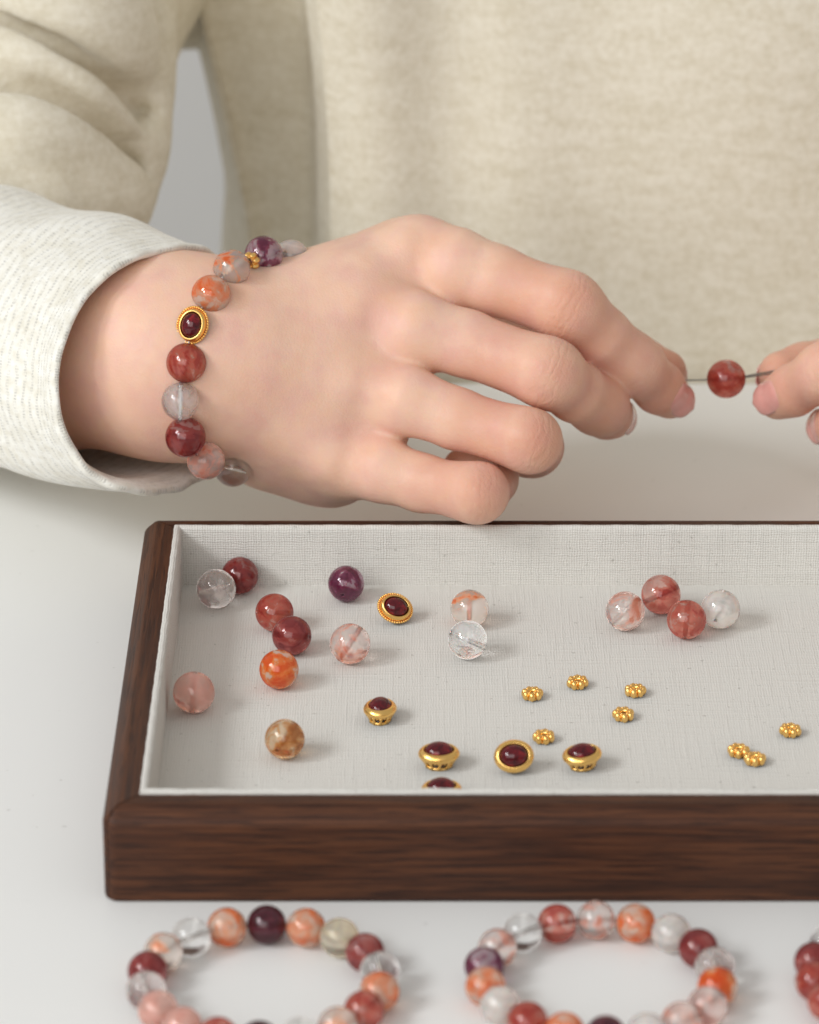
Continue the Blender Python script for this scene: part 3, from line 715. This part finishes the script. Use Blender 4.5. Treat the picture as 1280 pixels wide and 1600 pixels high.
    for f in ('index', 'middle', 'ring', 'pinky', 'thumb'):
        F = fd.new(); v = K[f]; st = 0 if f != 'thumb' else 3
        for i in range(st, len(v) - 1):                   # two strands side by side: a finger is flatter on its back
            ax = v[i + 1][0] - v[i][0]; sd = np.cross(ax / np.linalg.norm(ax), [0, 0, 1.0])
            for sg in (-1, 1):
                fd.cone(F, v[i][0] + sd * sg * 0.18 * v[i][1], v[i + 1][0] + sd * sg * 0.18 * v[i + 1][1], v[i][1] * 0.81, v[i + 1][1] * 0.81, 2.5)
        if f != 'thumb':
            # PIP and DIP joints: a little bump on the outside of the bend, a fuller pad at the tip
            for j, rr in ((3, 0.70), (5, 0.62)):
                a, b, c = v[j - 1][0], v[j][0], v[j + 1][0]
                o = 2 * b - a - c; o = o / (np.linalg.norm(o) + 1e-6)
                o = o * 0.6 + np.array([0, 0.1, -0.5]); o /= np.linalg.norm(o)
                fd.cone(F, b + o * v[j][1] * 0.20 + (a - b) / np.linalg.norm(a - b) * 2, b + o * v[j][1] * 0.20 + (c - b) / np.linalg.norm(c - b) * 2, v[j][1] * rr, v[j][1] * rr, 7)
        H = smin(H, smin(palm, F, 5.5), 1.0)
    V, Q = fd.mesh(H)
    V = relax(V, Q, 6, 0.5)
    # attributes
    red = np.zeros(len(V)); wr_s = np.zeros(len(V)); wr_w = np.zeros(len(V))
    for f in ('index', 'middle', 'ring', 'pinky'):
        v = K[f]
        for i in range(2, 7):
            d = np.linalg.norm(V - (v[i][0] + v[i + 1][0]) / 2, axis=1); red = np.maximum(red, 0.44 * np.exp(-(d / 13) ** 4))
        d = np.linalg.norm(V - (v[0][0] + np.array([5.0, 1.5, -8])), axis=1); red = np.maximum(red, 0.42 * np.exp(-(d / 6.5) ** 2))
        d = np.linalg.norm(V - (v[3][0] + np.array([1.0, 1.0, -6])), axis=1); red = np.maximum(red, 0.60 * np.exp(-(d / 8.5) ** 2))
        d = np.linalg.norm(V - v[6][0], axis=1); red = np.maximum(red, 0.60 * np.exp(-(d / 15) ** 2))
        d = np.linalg.norm(V - v[5][0], axis=1); red = np.maximum(red, 0.42 * np.exp(-(d / 13) ** 2))
        for j, wgt, wid in ((3, 1.0, 4.5), (5, 0.8, 2.6)):
            c = v[j][0]; ax = v[j + 1][0] - v[j - 1][0]; ax = ax / np.linalg.norm(ax)
            d = V - c; s = d @ ax; rad = np.linalg.norm(d - s[:, None] * ax, axis=1)
            wgt = wgt * np.exp(-(s / wid) ** 2) * (rad < v[j][1] * 1.6)
            up = wgt > wr_w
            wr_s[up] = s[up]; wr_w[up] = wgt[up]
    d = np.linalg.norm(V - K['thumb'][7][0], axis=1); red = np.maximum(red, 0.65 * np.exp(-(d / 16) ** 2))
    def nail_frames(N):
        out = []
        for f in ('index', 'middle', 'ring', 'pinky', 'thumb'):
            v = K[f]; tip, r = v[7]; a = tip - v[5][0] * 0.5 - v[6][0] * 0.5; a /= np.linalg.norm(a)
            n = np.array(N[f], float); n -= a * (n @ a); n /= np.linalg.norm(n); b = np.cross(a, n)
            out.append((tip, (r, v[6][1], np.linalg.norm(v[7][0] - v[6][0])), a, n, b))
        return out
    return V, Q, red, wr_s, wr_w, nail_frames(NAILN), nail_frames(NAILN2)
def nail_geo(tip, r, a, n, b, L=10.8):
    nu, nv = 15, 14; top, bot = [], []
    for j in range(nv + 1):
        s = j / nv
        x = -L * 0.62 + L * s
        e = abs(2 * s - 1); wid = (1 - max(0, (e - 0.35) / 0.65) ** 2.4) ** 0.5 if e < 1 else 0.0
        wid = max(wid, 0.12)
        rl = (r[0] + (r[1] - r[0]) * min(1.3, max(0, -x) / r[2])) * 0.93 if x < 0 else math.sqrt(max(4.0, (r[0] * 0.96) ** 2 - (x * 0.72) ** 2))
        rr = rl + 0.45 - 0.9 * max(0, (0.22 - s) / 0.22) ** 2
        for i in range(nu + 1):
            th = (2 * i / nu - 1) * R(50) * wid
            d = math.cos(th) * n + math.sin(th) * b
            p = tip + a * x + d * rr * (1 - 0.05 * (2 * i / nu - 1) ** 2)
            top.append(p); bot.append(p - d * 0.55)
    F1 = grid_faces(nv + 1, nu + 1); k = len(top)
    F = list(F1) + [tuple(i + k for i in f)[::-1] for f in F1]
    edge = [i for i in range(nu + 1)] + [j * (nu + 1) + nu for j in range(1, nv + 1)] + [nv * (nu + 1) + i for i in range(nu - 1, -1, -1)] + [j * (nu + 1) for j in range(nv - 1, 0, -1)]
    for i in range(len(edge)):
        p, q = edge[i], edge[(i + 1) % len(edge)]; F.append((q, p, p + k, q + k))
    return np.array(top + bot), F

# ------------------------------------------------------------------ person
PORG = np.array([121.0, 1440.0, -160.0])
person = empty('person', PORG, 'person in a loose cream sweater threading a bead with both hands', 'person')
XM = cs(1128, 600, 1160)[0] * ARM
PIV = cs(1205, 630, 1156) * ARM
def to_left(P):                                         # the other arm: mirrored across the held wire and lowered a little
    P = np.array(P, float); P[..., 0] = 2 * XM - P[..., 0]
    an = R(-9); d = P - PIV; x = d[..., 0] * math.cos(an) - d[..., 1] * math.sin(an); y = d[..., 0] * math.sin(an) + d[..., 1] * math.cos(an)
    return np.stack([x, y, d[..., 2]], -1) + PIV + np.array([0.5, 0, 0])
V, Q, red, ws, ww, nails, nails2 = build_hand(HAND)
V = V * ARM
V2, Q2 = to_left(V), Q[:, ::-1] + len(V)
body_v = wld(np.concatenate([V, V2])); body_q = np.concatenate([Q, Q2])
body = world_obj('body', body_v, body_q, M_skin, person, PORG)
for nm, arr in (('red', red), ('wr_s', ws), ('wr_w', ww)):
    at = body.data.attributes.new(nm, 'FLOAT', 'POINT'); at.data.foreach_set('value', np.concatenate([arr, arr]).astype(np.float32))
# make sure normals face out
_bm = bmesh.new(); _bm.from_mesh(body.data); bmesh.ops.recalc_face_normals(_bm, faces=_bm.faces); _bm.to_mesh(body.data); _bm.free()
for nl, nl2 in zip(nails, nails2):
    gv, gf = nail_geo(*nl)
    world_obj('fingernail', wld(gv * ARM), gf, M_nail, person)
    gv, gf = nail_geo(*nl2); gv = gv * ARM
    world_obj('fingernail', wld(to_left(gv)), [f[::-1] for f in gf], M_nail, person)

# torso of the sweater
def torso():
    nz, ns = 70, 320; V, U = [], []
    for i in range(nz):
        z = -180 + 520 * i / (nz - 1)
        sx = -62 - 0.20 * (min(max(z, 20), 125) - 40)
        fx = -32 - 0.03 * z
        sh = max(0, (z - 240) / 100.0)
        pts = [(fx + 10, 1336), (fx + 60, 1333), (121, 1324), (230, 1332), (290, 1350), (318, 1400), (322, 1480), (290, 1550), (121, 1585), (-10, 1560), (sx - 6, 1500), (sx - 4, 1440), (sx, 1418), (sx + 4, 1416), (sx + 9, 1417), (fx - 9, 1412), (fx - 5, 1410), (fx - 3.0, 1402), (fx - 2.5, 1385), (fx - 1.5, 1362), (fx + 4, 1346)]
        ring = catmull(pts, ns, True)
        c = np.array([121, 1455])
        ring = c + (ring - c) * (1 - 0.25 * sh ** 2)
        for j, p in enumerate(ring):
            q = ring[(j + 1) % ns] - ring[j - 1]; n = np.array([q[1], -q[0]]); n /= np.linalg.norm(n) + 1e-9
            x = p[0]
            d = 4.5 * math.sin(x * 0.105 + 2.6 + 0.005 * z) * math.exp(-((x - 2) / 38) ** 2) + 2.6 * math.sin(x * 0.052 + z * 0.014) + 1.8 * math.sin(x * 0.023 - z * 0.03 + 2)
            pp_ = p + n * d
            V.append((pp_[0], pp_[1], z)); U.append((j, z))
    F = grid_faces(nz, ns, True)
    F.append(tuple(range((nz - 1) * ns, nz * ns))); F.append(tuple(range(ns))[::-1])
    return V, F, U
tv, tf, tu = torso()
sweater = world_obj('sweater', tv, tf, M_sweater, person, PORG)

# sleeves: forearm tube with a rolled cuff, plus the bunched upper sleeve
CUFF = [(322, 400, 1142), (255, 394, 1124), (190, 416, 1113), (132, 468, 1107), (98, 540, 1103), (89, 605, 1102), (101, 672, 1104), (140, 732, 1108), (205, 762, 1112), (268, 758, 1128), (318, 735, 1144), (348, 660, 1164), (356, 570, 1172), (350, 470, 1162)]
def forearm_sleeve():
    n = 140
    C = catmull([cs(*p) for p in CUFF], n, True)
    ctr = C.mean(0)
    ec = cs(-340, 432, 1262); E_ = []
    for j in range(n):
        ph = 2 * math.pi * (j / n - 0.0)
        E_.append(ec + np.array([0, 34 * math.cos(ph), -40 * math.sin(ph)]))
    E_ = np.array(E_)
    axis = (ctr - ec) / np.linalg.norm(ctr - ec)
    out = C - ctr; out -= (out @ axis)[:, None] * axis; out /= np.linalg.norm(out, axis=1)[:, None]
    rings, vs = [], []
    def base(s):
        P = C + (E_ - C) * s
        bulge = 6.0 * math.sin(math.pi * min(1, s * 1.1)) 
        return P + out * bulge
    vlen = 0
    for s in (0.40, 0.30, 0.22, 0.15, 0.09, 0.05, 0.025):
        rings.append(base(s) - out * 2.2); vs.append(-s * 100)
    for o_, a_ in ((-1.1, -3.0), (-0.9, -1.4), (-0.5, 0.2), (0.2, 1.2), (1.0, 1.4), (1.7, 0.8), (2.0, -0.6), (1.9, -2.2), (1.2, -3.6)):
        jit = np.array([0.22 * math.sin(j * 0.37) + 0.18 * math.sin(j * 0.83 + 1) for j in range(n)])[:, None]
        rings.append(C + out * (o_ + jit) + axis * (a_ + 1.5 * jit)); vs.append(-a_)
    ns = 70
    for i in range(ns):
        s = 0.045 + (1 - 0.045) * (i / (ns - 1)) ** 1.15
        P = base(s) + out * 1.2
        ln = s * 120
        wv = np.array([1.0 * math.sin(ln * 0.24 + 2.6 * math.sin(j / n * 6.283 * 2 + 1)) * (0.6 + 0.4 * math.sin(j / n * 6.283 * 3)) + 1.1 * math.sin(ln * 0.11 + j / n * 6.283 * 2) for j in range(n)]) * min(1, s * 8)
        rings.append(P + out * wv[:, None]); vs.append(ln + 4)
    V = np.concatenate(rings); U = [(j / n * 250, v) for v in vs for j in range(n)]
    return V, grid_faces(len(rings), n, True), U
fv, ff, fu = forearm_sleeve(); fv = fv * ARM
def upper_sleeve():
    h = 1.5
    fd = Field(cs(-420, 470, 1180) - 4, np.array([cs(470, 0, 1500)[0], cs(0, -420, 1480)[1], 1510.0]), h)
    F = fd.new()
    E0, S0 = cs(-100, 350, 1312), cs(190, -430, 1450)
    RA, RB = 53, 57
    fd.cone(F, E0, S0, RA, RB, 6, pad=20)
    def surf(px, py, sink):                             # front surface of the main arm at a pixel
        for t in np.arange(1180, 1500, 2.0):
            p = cs(px, py, t); ba = S0 - E0; q = np.clip((p - E0) @ ba / (ba @ ba), 0, 1)
            if np.linalg.norm(p - E0 - q * ba) - (RA + (RB - RA) * q) < 0: return cs(px, py, t + sink)
        return cs(px, py, 1340)
    def ridge(pts, rs, k, sink):
        P = [surf(x, y, sink) if len(pt) == 2 else cs(*pt) for pt in pts for x, y in [pt[:2]]]
        sp = catmull(P, 18); rr = np.interp(np.linspace(0, 1, 18), np.linspace(0, 1, len(rs)), rs)
        fd.chain(F, sp, rr, k)
    # the heavy upper roll, then two softer rolls and a pinched pocket under it
    ridge([(-140, -120), (0, -60), (90, 0), (150, 50), (196, 100)], [24, 25, 24, 19, 9], 2.5, -3)
    ridge([(-60, 60), (40, 100), (110, 150), (165, 192), (205, 220)], [10, 14, 13, 11, 6], 4, 4)
    ridge([(-90, 170), (20, 205), (100, 232), (150, 275), (180, 315)], [12, 15, 13, 12, 8], 4, 5)
    ridge([(200, 20, 1345), (200, 110, 1335), (192, 190, 1330), (182, 255, 1325), (166, 318, 1322)], [11, 10, 10, 10, 9], 10, 0)
    fd.cone(F, cs(150, -60, 1395), cs(352, -52, 1505), 30, 29, 16, pad=12)
    fd.cone(F, cs(60, 330, 1290), cs(170, 320, 1305), 16, 13, 10)
    def carve(pts, r, k, sink):
        D = fd.new(); P = [surf(x, y, sink) for x, y in pts]; fd.chain(D, catmull(P, 18), list(np.interp(np.linspace(0, 1, 18), [0, 0.2, 0.8, 1], [r * 0.5, r, r * 0.9, 0.02])), 2)
        np.copyto(F, -smin(-F, D, k))
    carve([(-60, -10), (60, 58), (128, 112), (190, 158), (226, 176)], 4.6, 12, -4)
    carve([(-60, 145), (60, 160), (140, 205), (190, 262), (205, 300)], 3.6, 12, -3)
    V, Q = fd.mesh(F)
    V = relax(V, Q, 3, 0.5)
    return V, Q
uv_, uq = upper_sleeve(); uv_ = uv_ * 1.045
def add_sleeve(name, f, flip):
    o = world_obj(name, wld(f(fv)), [q[::-1] for q in ff] if flip else ff, M_sleeve, sweater, uvs=fu)
    _b = bmesh.new(); _b.from_mesh(o.data); bmesh.ops.recalc_face_normals(_b, faces=_b.faces); _b.to_mesh(o.data); _b.free()
    o2 = world_obj('upper_' + name, wld(f(uv_)), uq, M_sweater, sweater)
    _b = bmesh.new(); _b.from_mesh(o2.data); bmesh.ops.recalc_face_normals(_b, faces=_b.faces); _b.to_mesh(o2.data); _b.free()
add_sleeve('sleeve', lambda p: p, False)
add_sleeve('sleeve', to_left, True)

# ------------------------------------------------------------------ bracelet on the wrist
def wrist_bracelet():
    org = W(330, 700, 1130)
    root = empty('bracelet', org, 'quartz bead bracelet with a gold garnet bezel worn on the wrist', 'bracelet')
    B = [(455, 402, 1137, 54, 'pale'), (412, 398, 1128, 58, 'plum'), (362, 419, 1117, 57, 'orangehalf'), (330, 460, 1110, 60, 'orange'),
         (291, 567, 1105, 61, 'red'), (282, 627, 1105, 58, 'cloudy'), (290, 683, 1108, 62, 'reddeep'), (322, 720, 1117, 58, 'pinkwisp'), (364, 731, 1128, 58, 'clear'), (404, 732, 1139, 54, 'reddeep'),
         (438, 712, 1148, 54, 'orange'), (462, 665, 1157, 54, 'pale'), (476, 610, 1163, 54, 'red'), (484, 555, 1167, 54, 'pale'), (488, 500, 1166, 54, 'salmon'), (478, 452, 1156, 54, 'orange')]
    order = [W(*b[:3]) for b in B]; order.insert(4, W(301, 508, 1105))
    n = len(order); k = 0
    for i, p in enumerate(order):
        t = order[(i + 1) % n] - order[i - 1]
        if i == 4: continue
        b = B[k]; k += 1
        bead('bead', b[4], p, b[3] / 2 * b[2] * ARM / FPX * 1.03, t, root)
    # gold bezel: stone faces the camera, long axis along the strand
    z = -FWD * 0.96 + RIGHT * -0.22; z = Vector(z).normalized(); x = Vector(order[3] - order[5]); x = (x - z * x.dot(z)).normalized(); y = z.cross(x)
    rot = Matrix((x, y, z)).transposed()
    bezel(np.array(order[4]) - np.array(z) * 3.2, rot, None, True, root, 0.98, 'bezel_bead')
    t = Vector(order[1] - order[2]).normalized()
    p = W(388, 410, 1122)
    link('daisy_spacer', ME_daisy, M_gold, root, (p - np.array(root['org'])) * MM, rot_to(t), 0.85)
    V, F = tube(catmull(order, 120, True), 0.28, 6, True)
    world_obj('elastic_cord', V, F, M_cord, root)
wrist_bracelet()

# ------------------------------------------------------------------ held bead and wire
hb = W(1135, 592, 1161)
tag(bead('quartz_bead', 'red', hb, 61 / 2 * 1161 * ARM / FPX, (1, 0, 0.05)), 'dark red mottled quartz bead threaded on the wire between both hands', 'bead')
p = [W(1045, 594, 1163), W(1075, 594, 1162), W(1135, 592, 1161), W(1190, 583, 1161), W(1225, 577, 1163)]
q = [W(1225, 580, 1163.4), W(1190, 586, 1161.4), W(1140, 592.5, 1161.5), W(1100, 593.5, 1162), W(1045, 595, 1163.5)]
V, F = join([tube(catmull(p, 24), 0.24, 8), tube(catmull(q, 24), 0.24, 8)])
tag(world_obj('beading_wire', V, F, M_wire), 'thin doubled grey beading wire stretched between the fingertips', 'wire')

for o in bpy.data.objects:
    if 'org' in o: del o['org']
